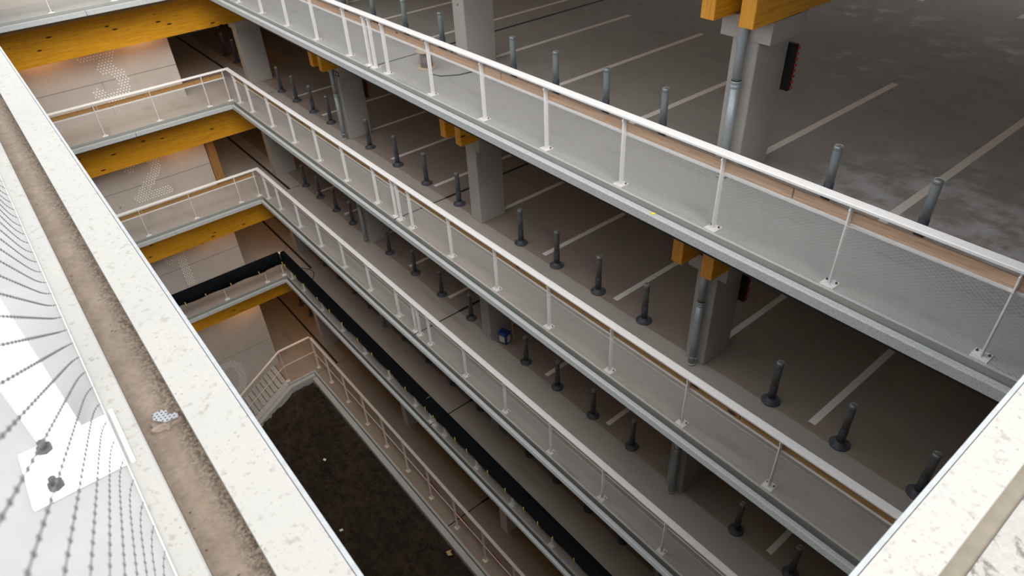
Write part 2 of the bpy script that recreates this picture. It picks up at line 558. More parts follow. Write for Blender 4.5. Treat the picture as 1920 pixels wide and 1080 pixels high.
# near roof edge: lip, white flange, dirty gutter, white kerb
m = MB()
m.box(-8.8, 13.75, -6.1835, -6.175, ROOF-0.16, ROOF)
tag(m.build('trim_%d' % k, M['lip']), kind='structure'); k += 1
m = MB()
m.box(-8.8, 13.87, -6.2835, -6.1850, ROOF-0.16, ROOF)
tag(m.build('trim_%d' % k, M['rim']), kind='structure'); k += 1
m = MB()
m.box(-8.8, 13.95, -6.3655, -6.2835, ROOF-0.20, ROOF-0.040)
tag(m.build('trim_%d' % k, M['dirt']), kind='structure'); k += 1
m = MB()
m.prism([(-6.413, ROOF-0.2), (-6.366, ROOF-0.2), (-6.366, ROOF-0.003), (-6.369, ROOF), (-6.411, ROOF), (-6.413, ROOF-0.004)], -8.8, 14.2, 'x')
tag(m.build('trim_%d' % k, M['rim']), kind='structure'); k += 1
# right-hand roof edge
m = MB().box(13.760, 13.7685, -6.184, -0.3, ROOF-0.16, ROOF)
tag(m.build('trim_%d' % k, M['lip']), kind='structure'); k += 1
m = MB().box(13.770, 13.848, -6.184, -0.3, ROOF-0.16, ROOF)
tag(m.build('trim_%d' % k, M['rim']), kind='structure'); k += 1
m = MB().box(13.848, 13.876, -6.2835, -0.3, ROOF-0.20, ROOF-0.03)
tag(m.build('trim_%d' % k, M['tan']), kind='structure'); k += 1
m = MB().box(13.876, 13.95, -6.2835, -0.3, ROOF-0.20, ROOF-0.026)
tag(m.build('trim_%d' % k, M['lichen']), kind='structure'); k += 1

# ------------------------------------------------------------------ columns with heads, paired glulam beams, downpipes
COLX = [-10.18, -3.57, 2.72, 9.01]
COLN = ['far left', 'second', 'third', 'rightmost']
for i in range(4):
    for j, cx in enumerate(COLX):
        z = Z[i]
        y0, y1 = (0.9, 1.72) if j == 0 else (1.25, 1.95)
        t = empty('concrete_column', (cx, y0, z), 0, '%s concrete column on the %s, wider head at the top' % (COLN[j], LEVEL[i]), 'column', 'columns on the %s' % LEVEL[i])
        MB().box(-0.19, 0.19, 0, y1-y0, 0, 2.14, 0, 0.012).build('shaft', M['concrete_light'], t)
        h = MB()
        d = y1-y0
        h.prism([(-0.025, 1.866), (d-0.10, 1.866), (d-0.01, 1.93), (d-0.01, 2.139), (-0.025, 2.139)], -0.362, -0.195, 'x')
        h.prism([(-0.025, 1.866), (d-0.10, 1.866), (d-0.01, 1.93), (d-0.01, 2.139), (-0.025, 2.139)], 0.195, 0.362, 'x')
        h.box(-0.195, 0.195, -0.025, -0.001, 1.866, 2.139)
        h.build('column_head', M['concrete_light'], t)
        for s, nm in ((-1, 'left'), (1, 'right')):
            if j == 0:
                if s == -1:
                    continue
                a, b = -6.9, 9.0
                x = cx+0.28
            else:
                a, b = 0.78, 9.0
                x = cx+s*0.275
            bm_ = MB().box(x-0.1, x+0.1, a+0.004, b, z+2.15, z+3.25, 0, 0.006)
            bm_.box(x-0.095, x+0.095, a, a+0.004, z+2.155, z+3.245, 1)
            o = bm_.build('timber_beam', [M['glulam_y'], M['glulam_end']])
            if j == 0:
                tag(o, 'long orange timber beam crossing above the numbered wall of the %s' % SHORT[i], 'beam', 'timber beams above the %s' % LEVEL[i])
            else:
                tag(o, 'orange timber beam on the %s side of the %s column head, %s' % (nm, COLN[j], SHORT[i]), 'beam', 'timber beams above the %s' % LEVEL[i])
# lower ground columns and the beam across its wall
for j, cx in enumerate(COLX):
    y0 = 0.9 if j == 0 else 1.25
    t = empty('concrete_column', (cx, y0, G), 0, '%s concrete column standing on the ground level' % COLN[j], 'column', 'columns on the ground level')
    MB().box(-0.19, 0.19, 0, 0.7, 0, 3.7, 0, 0.012).build('shaft', M['concrete'], t)
    if j == 0:
        o = MB().box(cx+0.18, cx+0.38, -6.9, 9, -12.15, -11.13, 0, 0.006).build('timber_beam', M['glulam_y'])
        tag(o, 'long orange timber beam under the fourth deck, above the ground-level wall', 'beam')
    else:
        MB().box(-0.36, 0.36, -0.02, 0.7, 3.7, 3.85).build('column_head', M['concrete'], t)
        for s, nm in ((-1, 'left'), (1, 'right')):
            o = MB().box(cx+s*0.275-0.1, cx+s*0.275+0.1, 0.78, 9, -12.14, -11.13, 0, 0.006).build('timber_beam', M['glulam_y'])
            tag(o, 'timber beam on the %s side of the %s ground-level column head' % (nm, COLN[j]), 'beam')

for i in range(4):
    for j in (1, 3):
        cx = COLX[j]
        t = empty('downpipe', (cx+0.02, 1.155, Z[i]), 0, 'grey galvanised downpipe in front of the %s column, %s' % (COLN[j], LEVEL[i]), 'pipe', 'downpipes on the columns')
        MB().lathe([(0.062, 0.05), (0.062, 1.30)], n=24).build('lower_pipe', M['pipe'], t)
        MB().lathe([(0.058, 1.30), (0.058, 2.6)], n=24).build('upper_pipe', M['pipe'], t)
        MB().lathe([(0.062, 1.28), (0.070, 1.285), (0.070, 1.315), (0.065, 1.32), (0.065, 1.345), (0.070, 1.35), (0.070, 1.37), (0.060, 1.375)], n=24).build('pipe_socket', M['pipe'], t)
        MB().lathe([(0.0625, 1.376), (0.0625, 1.386)], n=24).build('rubber_seal', M['black_plastic'], t)
        MB().lathe([(0.072, 0.0), (0.072, 0.05)], n=24).build('pipe_foot', M['concrete'], t)
        bk = MB().lathe([(0.066, 0.16), (0.066, 0.19)], n=24)
        bk.box(0.06, 0.09, -0.012, 0.012, 0.16, 0.19)
        bk.box(-0.012, 0.012, 0.05, 0.094, 0.16, 0.19)
        bk.build('pipe_clamp', M['pipe'], t)

# black guidance panels on the backs of the pipe columns
for i in range(3):
    for j in (1, 3):
        cx = COLX[j]
        t = empty('display_panel', (cx, 1.952, Z[i]+1.08), 0, 'black panel with red edge fixed behind the %s column, %s' % (COLN[j], LEVEL[i]), 'sign')
        MB().box(-0.30, 0.30, 0.0, 0.07, 0, 0.62, 0, 0.008).build('housing', M['black_plastic'], t)
        r = MB()
        for q in range(9):
            r.box(-0.26, 0.285, 0.07, 0.085, 0.04+q*0.062, 0.075+q*0.062)
        for q in range(8):
            r.box(0.3005, 0.318, 0.035, 0.075, 0.03+q*0.075, 0.065+q*0.075)
        r.build('red_strip', M['red'], t)

t = empty('small_sign', (COLX[1]+0.22, 1.223, Z[1]+1.90), 0, 'small black and white plate on the second column head, second deck', 'sign')
MB().box(-0.13, 0.13, -0.014, 0, 0, 0.12).build('plate', M['black_plastic'], t)
MB().box(-0.10, -0.05, -0.017, -0.014, 0.02, 0.10).build('white_mark', M['dot'], t)
MB().box(0.02, 0.08, -0.017, -0.014, 0.04, 0.09).build('white_mark', M['dot'], t)

# ------------------------------------------------------------------ bollards
def make_bollard():
    t = empty('bollard', (0, 0, 0))
    MB().lathe([(0.055, 0.36), (0.055, 0.835), (0.050, 0.845), (0.040, 0.85)], n=20).build('tube', M['boll_top'], t)
    MB().lathe([(0.061, 0.05), (0.060, 0.355), (0.056, 0.36)], n=20).build('sleeve', M['boll_dark'], t)
    f = MB().lathe([(0.150, 0.0), (0.150, 0.018), (0.140, 0.026), (0.088, 0.034), (0.070, 0.075), (0.0612, 0.085)], n=28)
    f.build('base_flange', M['boll_dark'], t)
    b = MB()
    for k in range(4):
        a = pi/4+k*pi/2
        b.lathe([(0.011, 0.024), (0.011, 0.036)], 0.115*cos(a), 0.115*sin(a), 6)
    b.build('bolt', M['bolt'], t)
    MB().lathe([(0.056, 0.80), (0.0565, 0.84), (0.050, 0.853), (0.02, 0.857)], n=20).build('cap', M['boll_top'], t)
    return t


BX = [[-2.53, -1.04, 0.37, 1.80], [4.13, 5.30, 6.51, 7.71], [10.42, 11.60, 12.76]]
BX0 = [-8.55, -7.36, -6.11, -4.93]
BAY = ['between far left and second columns', 'between second and third columns', 'between third and rightmost columns', 'right of the rightmost column']
proto = make_bollard()
dark_tube = None
first = True
for i in range(4):
    bays = [BX0]+BX
    for bi, xs in enumerate(bays):
        if i == 0 and bi == 0:
            continue
        if i == 3 and bi == 3:
            continue
        for q, x in enumerate(xs):
            o = proto if first else dup(proto)
            first = False
            o.location = (x, 1.42, Z[i])
            o.rotation_euler.z = random.uniform(0, 1.5)
            tag(o, 'grey steel bollard, %s, %s from left %s' % (SHORT[i], ORD[q], BAY[bi]), 'bollard', 'bollards on the %s' % LEVEL[i])
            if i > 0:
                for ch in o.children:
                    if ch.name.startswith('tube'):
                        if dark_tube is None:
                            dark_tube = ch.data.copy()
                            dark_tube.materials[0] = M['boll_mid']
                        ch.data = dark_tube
for i, xs in ((1, (-13.85, -12.74)), (4, (-13.8, -12.7))):
    for q, x in enumerate(xs):
        o = dup(proto)
        o.location = (x, 1.47, Z[i])
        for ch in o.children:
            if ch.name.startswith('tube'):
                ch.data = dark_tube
        tag(o, 'dark bollard beyond the far left column on the %s, %s from left' % (SHORT[i], ORD[q]), 'bollard', 'bollards beyond the far left column')

# ------------------------------------------------------------------ railings
POSTX = [-8.61, -7.545, -5.965, -4.39, -2.80, -1.215, 0.36, 1.93, 3.505, 5.08, 6.65, 8.215, 9.785, 11.35, 12.91, 14.48]
_pm = {}


def plate_mesh(key, mats):
    if key not in _pm:
        m = MB().box(-0.08, 0.08, -0.085, 0.075, 0, 0.012, 0, 0.002)
        for x in (-0.056, 0.056):
            m.lathe([(0.014, 0.012), (0.014, 0.022)], x, 0.03, 6, 1)
            m.lathe([(0.007, 0.022), (0.007, 0.036)], x, 0.03, 6, 1)
        o = m.build('base_plate', mats)
        _pm[key] = o.data
        bpy.data.objects.remove(o)
    return _pm[key]


def post_mesh(key, h, mat, gusset):
    k = (key, 'post')
    if k not in _pm:
        m = MB().box(-0.009, 0.009, -0.040, 0.036, 0.012, h-0.005, 0, 0.003)
        m.lathe([(0.008, h-0.065), (0.011, h-0.06), (0.011, h-0.045), (0.008, h-0.04)], 0, -0.046, 8)
        if gusset:
            m.prism([(0.036, 0.66), (0.050, 0.735), (0.075, 0.745), (0.075, 0.77), (0.036, 0.77)], -0.006, 0.006, 'x')
            m.prism([(0.010, 0.70), (0.020, 0.742), (0.07, 0.75), (0.07, 0.765), (0.010, 0.765)], 0.030, 0.036, 'y')
            m.prism([(-0.010, 0.70), (-0.020, 0.742), (-0.07, 0.75), (-0.07, 0.765), (-0.010, 0.765)], 0.030, 0.036, 'y')
        o = m.build('post', mat)
        _pm[k] = o.data
        bpy.data.objects.remove(o)
    return _pm[k]


def add_post(t, u, h=1.0, key='white', mat=None, gusset=True, z=0.0):
    mat = mat or M['white']
    p = bpy.data.objects.new('post', post_mesh((key, h), h, mat, gusset))
    C.objects.link(p); p.parent = t; p.location = (u, 0, z)
    b = bpy.data.objects.new('base_plate', plate_mesh(key, [mat, M['bolt']]))
    C.objects.link(b); b.parent = p
    return p


def net_bm(u0, u1, v, w0, w1, r, pitch=0.064, slope=0.625, n=3, ferrule=0.0, r2_=None, sag=0.0):
    def vv(w_):
        return v+sag*(1-math.exp(-max(0, w_-w0)/0.04))
    m = MB()
    du = (w1-w0)/slope
    for s in (1, -1):
        kk = math.floor((u0-du)/pitch)
        while kk*pitch < u1+du:
            a = kk*pitch
            pa = [a, w0]
            pb = [a+s*du, w1]
            if s*du > 0:
                lo, hi = pa, pb
            else:
                lo, hi = pb, pa
            def at(u):
                return w0+(u-a)/(s*du)*(w1-w0)
            ua, ub = max(lo[0], u0), min(hi[0], u1)
            if ub-ua > 1e-3 and not (s == 1 and r2_ == 0.0):
                nn = 10 if sag else 1
                if sag:
                    ts = sorted({(q/nn)**2 for q in range(nn+1)})
                    if at(ua) > at(ub):
                        ts = sorted(1-q for q in ts)
                else:
                    ts = (0, 1)
                us_ = [ua+(ub-ua)*q for q in ts]
                m.tube([(q, vv(at(q)), at(q)) for q in us_], r, n)
            kk += 1
    if ferrule:
        rows = int((w1-w0)/(pitch*slope/2))
        for rr in range(1, rows):
            wz = w0+rr*pitch*slope/2
            off = 0 if rr % 2 == 0 else pitch/2
            kk = math.ceil((u0-off)/pitch)
            while kk*pitch+off < u1:
                uu = kk*pitch+off
                m.box(uu-ferrule*1.2, uu+ferrule*1.2, vv(wz)-ferrule*0.6, vv(wz)+ferrule*0.6, wz-ferrule*0.55, wz+ferrule*0.55)
                kk += 1
    return m


def railing(loc, rz, length, us, label, group, boards, ext=0.0):
    """local u along the rail from 0, v inward (+), w up"""
    t = empty('railing', loc, rz, label, 'railing', group)
    hr = MB().box(0, length+ext, -0.068, 0.062, 0.995, 1.033, 0, 0.006)
    hr.build('handrail', M['white'], t)
    for u in us:
        add_post(t, u)
    xs = sorted(us)
    st = MB()
    for a, b in zip([0]+xs, xs+[length]):
        if b-a > 0.15:
            st.box(a+0.012, b-0.012, 0.034, 0.060, 0.740, 0.766)
            st.box(a+0.012, b-0.012, 0.036, 0.041, 0.730, 0.742)
    st.build('angle_strip', M['white'], t)
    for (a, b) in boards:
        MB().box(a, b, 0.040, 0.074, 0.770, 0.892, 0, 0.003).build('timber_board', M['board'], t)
    net_bm(0.03, length-0.03, -0.088, -0.01, 0.80, 0.0009).build('rope_net', M['rope'], t)
    rp = MB().tube([(0.0, -0.088, 0.80), (length, -0.088, 0.80)], 0.003, 5)
    rp.tube([(0.0, -0.088, -0.01), (length, -0.088, -0.01)], 0.003, 5)
    rp.build('border_rope', M['rope'], t)
    return t


UL = -9.003
left_us = [x-UL for x in POSTX[:7]]+[1.22-UL]
right_us = [0.10]+[x-1.32 for x in POSTX[7:]]
protos = None
brown = {}
for i in range(4):
    if protos is None:
        A = railing((UL, 0, Z[i]), 0, 1.315-UL, left_us, None, None, [(0.1, 3.9), (3.92, 7.7), (7.72, 10.2)])
        B = railing((1.325, 0, Z[i]), 0, 14.7-1.325, right_us, None, None, [(0.05, 4.2), (4.22, 9.35), (9.37, 13.3)])
        D = railing((-9.07, -6.3, Z[i]), pi/2, 6.20, [6.3+y for y in (-5.70, -4.09, -2.476, -0.869)]+[6.12], None, None, [(0.05, 2.3), (2.32, 6.1)], 0.16)
        protos = (A, B, D)
        cur = protos
    else:
        cur = tuple(dup(o) for o in protos)
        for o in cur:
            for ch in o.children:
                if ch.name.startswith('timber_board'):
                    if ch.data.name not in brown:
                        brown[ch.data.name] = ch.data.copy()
                        brown[ch.data.name].materials[0] = M['board_shaded']
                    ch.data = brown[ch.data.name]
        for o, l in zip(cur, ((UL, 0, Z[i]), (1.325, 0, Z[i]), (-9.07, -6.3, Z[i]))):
            o.location = l
    wr = ', black sheet over it' if i == 3 else ''
    for o, txt in zip(cur, ('white railing left of the expansion joint along the %s%s', 'white railing right of the expansion joint along the %s%s', 'white railing of the %s across the far left end%s')):
        tag(o, txt % (SHORT[i], wr), 'railing', 'white railings around the void')


# black protective sheet draped over the fourth-deck railing
def sheet(u0, u1, drop0, name_loc, rz, label):
    t = empty('black_sheet', name_loc, rz, label, 'sheet', 'black sheets over the fourth-deck railing')
    m = MB()
    nseg = int((u1-u0)/0.12)
    prev = None
    rnd = random.Random(3)
    for q in range(nseg+1):
        u = u0+(u1-u0)*q/nseg
        dr = drop0+0.025*sin(u*5.1)+rnd.uniform(-0.012, 0.012)
        wob = 0.010*sin(u*3.3)+rnd.uniform(-0.004, 0.004)
        pts = [(u, -0.125+wob, 1.035-dr), (u, -0.115+wob*0.6, 0.80), (u, -0.098, 1.00), (u, -0.075, 1.048), (u, 0.07, 1.050), (u, 0.095, 1.00), (u, 0.118-wob, 0.80), (u, 0.12-wob, 1.035-dr-0.05)]
        row = [m.bm.verts.new(p) for p in pts]
        if prev:
            for a in range(len(row)-1):
                f = m.bm.faces.new((prev[a], prev[a+1], row[a+1], row[a]))
                f.smooth = True
        prev = row
    o = m.build('foil', M['black'], t)
    sol = o.modifiers.new('thickness', 'SOLIDIFY')
    sol.thickness = 0.004
    u = u0+0.35
    while u < u1:
        y = MB().tube([(u, -0.135, 1.035-drop0+0.10), (u+0.012, -0.142, 1.035-drop0-0.02), (u+0.02, -0.13, 1.035-drop0-0.075)], [0.012, 0.010, 0.004], 6)
        y.build('yellow_tie', M['yellow'], t)
        u += rnd.choice((0.55, 0.75, 0.95, 1.1))
    return t


sheet(0.0, 1.315-UL, 0.46, (UL-0.06, 0, Z[3]), 0, 'black sheet over the fourth-deck railing, left of the expansion joint')
sheet(0.0, 13.2, 0.46, (1.27, 0, Z[3]), 0, 'black sheet over the fourth-deck railing, right of the expansion joint')
sheet(0.0, 6.15, 0.46, (-9.07, -6.3, Z[3]), pi/2, 'black sheet over the railing across the fourth deck end')

# near roof railing beside the photographer: only its net, one post and plate come into the picture
t = empty('railing', (12.68, -6.495, ROOF-0.004), pi, 'nearest white railing on the roof edge with fine rope net', 'railing')
add_post(t, 0.075, 1.0)
add_post(t, 1.65, 1.0)
add_post(t, -1.5, 1.0)
for c in t.children:
    if abs(c.location.x-0.075) < 0.01:
        c.children[0].location.x = -0.075
MB().box(-3.0, 5.0, -0.068, 0.062, 0.995, 1.033, 0, 0.006).build('handrail', M['white'], t)
net_bm(-1.9, 3.6, -0.085, 0.006, 0.80, 0.00085, n=4, ferrule=0.0021, r2_=0.0, sag=0.013).build('rope_net', M['rope_dark'], t)
rp = MB().tube([(-1.9, -0.085, 0.80), (3.6, -0.085, 0.80)], 0.003, 6).tube([(-1.9, -0.085, 0.008), (3.6, -0.085, 0.008)], 0.0014, 6)
rp.build('border_rope', M['rope'], t)
MB().box(-0.085, 0.09, -0.100, -0.092, 0.004, 0.010, 0, 0.001).build('net_clip', M['white'], t)

# ------------------------------------------------------------------ ground level railing, stair and planting bed
t = empty('railing', (-9.07, 0.10, G), 0, 'tall pinkish white two-rail railing beside the planting bed on the ground level', 'railing')
GX = [-9.04, -7.79, -6.27, -4.64, -3.13, -1.59, -0.02, 1.58, 3.19, 4.76, 6.33, 7.90, 9.47]
H4 = 1.70
for gx in GX:
    add_post(t, gx+9.07, H4, 'aged', M['white_low'], False)
for (a, b) in ((0, 7.46), (7.47, 12.24), (12.25, 19.0)):
    MB().box(a, b, -0.05, 0.05, H4-0.005, H4+0.03, 0, 0.005).build('handrail', M['white_low'], t)
MB().box(0, 19.0, -0.012, 0.012, 0.84, 0.865).build('mid_rail', M['white_low'], t)
t2 = empty('railing', (-9.15, 0.06, G), -pi/2, 'pinkish white railing stepping down beside the ground-level stair', 'railing')
SL = 0.13/0.21
ux = [1.37, 2.75, 4.1]
for u in ux:
    zz = 0 if u < 1.5 else -(u-1.37)*SL
    add_post(t2, u, H4, 'aged', M['white_low'], False, zz)
for (v, nm, hw, hh, zz) in ((0, 'handrail', 0.05, 0.035, H4), (0, 'mid_rail', 0.012, 0.025, 0.84)):
    m = MB().box(-0.02, 1.37, -hw, hw, zz, zz+hh)
    m.prism([(1.37, zz), (4.6, zz-3.23*SL), (4.6, zz-3.23*SL+hh), (1.37, zz+hh)], -hw, hw, 'y')
    m.build(nm, M['white_low'], t2)

st = empty('staircase', (-10.55, -1.37, G), 0, 'concrete stair going down along the numbered wall to the planting bed', 'stairs')
for q in range(11):
    y1 = -q*0.21
    z1 = -0.04-0.13*q
    m = MB().box(0, 1.29, y1-0.21, y1-0.012, z1-0.18, z1)
    m.box(0, 1.29, y1-0.014, y1, z1-0.18, z1-0.02, 1)
    m.build('step', [M['concrete'], M['dark_void']], st)
tag(MB().box(-10.55, -8.72, -6.44, -3.70, -18.0, -17.46).build('floor', M['floor_ground']), kind='structure')
# kerbs: straight ones and the sloping stringer
m = MB()
m.box(-8.98, XMAX, -0.20, -0.13, G-0.22, G+0.02)
m.box(-8.62, XMAX, -0.43, -0.235, G-0.26, G-0.05)
tag(m.build('trim_60', M['edge_concrete']), kind='structure')
m = MB()
m.box(-8.999, -8.93, -1.36, -0.20, G-0.29, G+0.004)
m.box(-8.90, -8.72, -1.375, -0.235, G-0.29, G-0.05)
def slope(x0, x1, top, bot):
    m.prism([(-1.38, G+bot), (-1.38, G+top), (-4.4, G+top-3.02*SL), (-4.4, G+bot-3.02*SL)], x0, x1, 'x')
slope(-9.245, -8.93, 0.0, -1.9)
slope(-8.93, -8.72, -0.06, -1.9)
tag(m.build('trim_61', M['edge_concrete']), kind='structure')

SOIL = -16.34
tag(MB().box(-10.55, 14.04, -6.44, -0.45, -18.9, -18.5).build('floor', M['concrete']), kind='structure')
m = MB()
rnd = random.Random(5)
nx, ny = 190, 56
gv = []
for a in range(nx+1):
    row = []
    for b in range(ny+1):
        x = -8.70+(14.04+8.70)*a/nx
        y = -6.44+(6.44-0.44)*b/ny
        dr = max(0.0, -1.40-y)*SL*max(0.0, min(1.0, (-6.2-x)/2.4))**1.2
        h = -dr+0.06*sin(x*2.1+1.3*sin(y*1.7))+0.05*sin(y*3.1+x*0.9)+rnd.uniform(-0.09, 0.11)*(0.6+0.4*sin(x*1.3+y*2.2))
        row.append(m.bm.verts.new((x, y, SOIL+h)))
    gv.append(row)
for a in range(nx):
    for b in range(ny):
        m.bm.faces.new((gv[a][b], gv[a+1][b], gv[a+1][b+1], gv[a][b+1])).smooth = True
o = m.build('planting_soil', M['soil'])
tag(o, 'dark brown crumbly soil of the planting bed at the bottom', 'soil', None, 'stuff')

m = MB()
m.face([(-0.13, -0.06, 0), (0.05, -0.1, 0.02), (0.14, 0.03, 0.05), (0.0, 0.04, 0.03), (-0.06, 0.12, 0.01)])
o = m.build('cardboard_scrap', M['card'])
o.location = (2.1, -0.62, SOIL+0.16)
tag(o, 'torn piece of brown cardboard lying on the dark soil', 'litter')
o.modifiers.new('thickness', 'SOLIDIFY').thickness = 0.01
for q, (x, y, s, lb) in enumerate(((-4.29, -2.04, 0.06, 'white scrap on the soil in the middle of the bed'), (-1.09, -3.01, 0.06, 'white scrap on the soil close to the near roof edge'))):
    m = MB().box(-s, s, -s*0.7, s*0.7, 0, 0.02, 0, 0.008)
    o = m.build('paper_scrap', M['litter'])
    o.location = (x, y, SOIL+0.19)
    o.rotation_euler = (0.2, 0.1, q+0.4)
    tag(o, lb, 'litter')

# red hose lying along the ground deck
m = MB()
pts = []
for q in range(40):
    x = -1.0+q*0.28
    pts.append((x, 0.40+0.03*sin(q*0.9)-0.0016*q, G+0.022))
m.tube(pts, 0.022, 8)
tag(m.build('hose', M['red']), 'thin red hose lying behind the ground-level railing', 'hose')

# ------------------------------------------------------------------ level numbers in white dots
def seg_d(p, a, b):
    ax, ay = a; bx, by = b
    dx, dy = bx-ax, by-ay
    L = dx*dx+dy*dy
    q = 0 if L == 0 else max(0, min(1, ((p[0]-ax)*dx+(p[1]-ay)*dy)/L))
    return math.hypot(p[0]-ax-q*dx, p[1]-ay-q*dy)


def arc(cx, cy, rx, ry, a0, a1, n=16):
    return [(cx+rx*cos(radians(a0+(a1-a0)*k/n)), cy+ry*sin(radians(a0+(a1-a0)*k/n))) for k in range(n+1)]


DIG = {
    '3': [[(-0.42, 1.50), (0.36, 1.50), (0.0, 1.02), (0.14, 1.0)], arc(0.02, 0.55, 0.42, 0.45, 75, -100), arc(0.02, 0.55, 0.45, 0.45, -90, -150)],
    '2': [arc(0.0, 1.23, 0.42, 0.40, 165, -40), [(0.33, 0.97), (-0.38, 0.28)], [(-0.45, 0.20), (0.50, 0.20)]],
    '1': [[(0.10, 1.60), (0.10, 0.1)], [(0.08, 1.55), (-0.30, 1.28)]],
    '0': [arc(0.0, 0.88, 0.43, 0.78, 0, 360, 40)],
}
SW = {'3': 0.165, '2': 0.165, '1': 0.175, '0': 0.165}
_o = MB().prism([(0.0235*cos(2*pi*k/10), 0.0235*sin(2*pi*k/10)) for k in range(10)], 0, 0.003, 'x').build('dot', M['dot'])
dot_mesh = _o.data
bpy.data.objects.remove(_o)
for d, i, yc, zb, nm in (('3', 1, -3.25, Z[1]+0.45, 'three'), ('2', 2, -3.28, Z[2]+0.45, 'two'), ('1', 3, -3.33, Z[3]+0.30, 'one'), ('0', 4, -3.18, -16.52, 'zero')):
    t = empty('level_number', (-10.559, yc, zb), 0, 'number %s made of white dots on the concrete wall of the %s' % (d, SHORT[i]), 'number')
    spots = []
    for r in range(26):
        v = r*0.080
        for c in range(-12, 13):
            u = c*0.092+(0.046 if r % 2 else 0)
            if any(seg_d((u, v), a, b) < SW[d] for pl in DIG[d] for a, b in zip(pl, pl[1:])):
                spots.append((u, v))
    spots.sort(key=lambda p: -p[1])
    rest = spots[100:]
    for u, v in spots[:100]:
        o = bpy.data.objects.new('dot', dot_mesh)
        C.objects.link(o); o.parent = t; o.location = (0, u, v)
    if rest:
        m = MB()
        for u, v in rest:
            m.prism([(u+0.0235*cos(2*pi*k/10), v+0.0235*sin(2*pi*k/10)) for k in range(10)], 0, 0.003, 'x')
        tag(m.build('dots', M['dot'], t), kind='stuff')

# ------------------------------------------------------------------ warm wall lamps tucked behind the end beams
for i, ys in ((1, (-2.0, -4.75)), (2, (-2.0,)), (3, (-1.75,)), (4, (-1.7,))):
    for q, y in enumerate(ys):
        zc = (Z[i-1] if i < 4 else Z[3])-0.36
        t = empty('ceiling_or_added_lamp', (-10.22, y, zc-0.55 if i == 4 else zc-0.45), 0, '%swarm round lamp under the ceiling by the numbered wall, %s' % ('' if len(ys) == 1 else ('right ' if q == 0 else 'left '), SHORT[i]), 'lamp', 'warm lamps by the numbered walls')
        MB().lathe([(0.08, 0.0), (0.08, 0.06), (0.05, 0.075)], n=16).build('housing', M['black_plastic'], t)
        MB().lathe([(0.012, 0.07), (0.012, 0.5)], n=8).build('stem', M['black_plastic'], t)
        e = NT('warm_lamp_glow')
        e.b.inputs['Emission Color'].default_value = (1.0, 0.55, 0.2, 1)
        e.b.inputs['Emission Strength'].default_value = 6
        MB().lathe([(0.07, -0.012), (0.07, -0.001)], n=16).build('diffuser', e.m, t)
        l = bpy.data.lights.new('lamp_light', 'POINT')
        l.energy = 24 if i < 4 else 34
        l.color = (1.0, 0.66, 0.34)
        l.shadow_soft_size = 0.08
        lo = bpy.data.objects.new('lamp_light', l)
        C.objects.link(lo)
        lo.parent = t
        lo.location = (0, 0, -0.10)

for i, x, y, e_ in ((4, -12.2, 0.9, 55), (3, -12.6, 0.2, 26), (2, -12.6, 0.2, 14), (1, -12.6, 0.2, 10)):  # lamps added out of view to light the passage floors warmly
    zc = (Z[i-1] if i < 4 else Z[3])-0.36
    t = empty('ceiling_or_added_lamp', (x, y, zc-0.12), 0, 'unseen warm ceiling lamp added in the passage beside the numbered wall, %s' % SHORT[i], 'lamp')
    MB().lathe([(0.14, 0.0), (0.14, 0.08), (0.10, 0.12)], n=20).build('housing', M['black_plastic'], t)
    MB().lathe([(0.12, -0.012), (0.12, -0.001)], n=20).build('diffuser', e.m, t)
    l = bpy.data.lights.new('lamp_light', 'POINT')
    l.energy = e_
    l.color = (1.0, 0.60, 0.26)
    l.shadow_soft_size = 0.1
    lo = bpy.data.objects.new('lamp_light', l)
    C.objects.link(lo)
    lo.parent = t
    lo.location = (0, 0, -0.13)

# ------------------------------------------------------------------ small things
# cable reel on the top deck
t = empty('cable_reel', (2.22, 0.72, 0), 0, 'small wooden cable reel standing upright on the top deck behind the railing', 'cable reel')
MB().lathe([(0.20, 0.0), (0.20, 0.03)], n=28).build('flange', M['reel_wood'], t)
MB().lathe([(0.20, 0.33), (0.20, 0.36), (0.05, 0.361)], n=28).build('flange', M['reel_wood'], t)
MB().lathe([(0.125, 0.03), (0.12, 0.33)], n=24).build('drum', M['reel_drum'], t)
m = MB().tube([(2.45, 0.69, 0.012), (2.6, 0.55, 0.012), (2.85, 0.62, 0.012), (3.05, 0.9, 0.012), (3.12, 1.3, 0.012)], 0.010, 6)
tag(m.build('loose_cable', M['black_plastic']), 'thin dark cable trailing over the floor from the wooden reel', 'cable')
# bundle beside the third column, top deck
t = empty('bucket', (2.18, 1.75, 0), 0, 'ochre bucket on the floor left of the third column, top deck', 'bucket')
MB().lathe([(0.11, 0), (0.14, 0.24), (0.145, 0.25)], n=20).build('body', M['ochre'], t)
m = MB().tube([(-0.14, 0, 0.24), (-0.12, 0, 0.20), (0, -0.15, 0.15), (0.12, 0, 0.20), (0.14, 0, 0.24)], 0.006, 6)
m.build('handle', M['black_plastic'], t)
m = MB()
bmesh.ops.create_icosphere(m.bm, subdivisions=3, radius=0.16)
rnd = random.Random(9)
for v in m.bm.verts:
    k_ = 1+0.18*sin(9*v.co.x+4)+0.15*sin(11*v.co.y)+rnd.uniform(-0.05, 0.05)
    v.co = Vector((v.co.x*k_*1.1, v.co.y*k_, max(-0.08, v.co.z*k_*0.7)))
o = m.build('cloth_bundle', M['blue_cloth'])
o.location = (2.185, 1.755, 0.335)
tag(o, 'crumpled blue grey cloth on the ochre bucket, top deck', 'cloth')
m = MB().tube([(2.02, 1.40, 0.02), (2.10, 1.60, 0.25)], 0.014, 8)
tag(m.build('stick', M['black_plastic']), 'short dark stick leaning on the ochre bucket', 'stick')
m = MB().box(-0.18, 0.18, -0.12, 0.12, 0, 0.06, 0, 0.01)
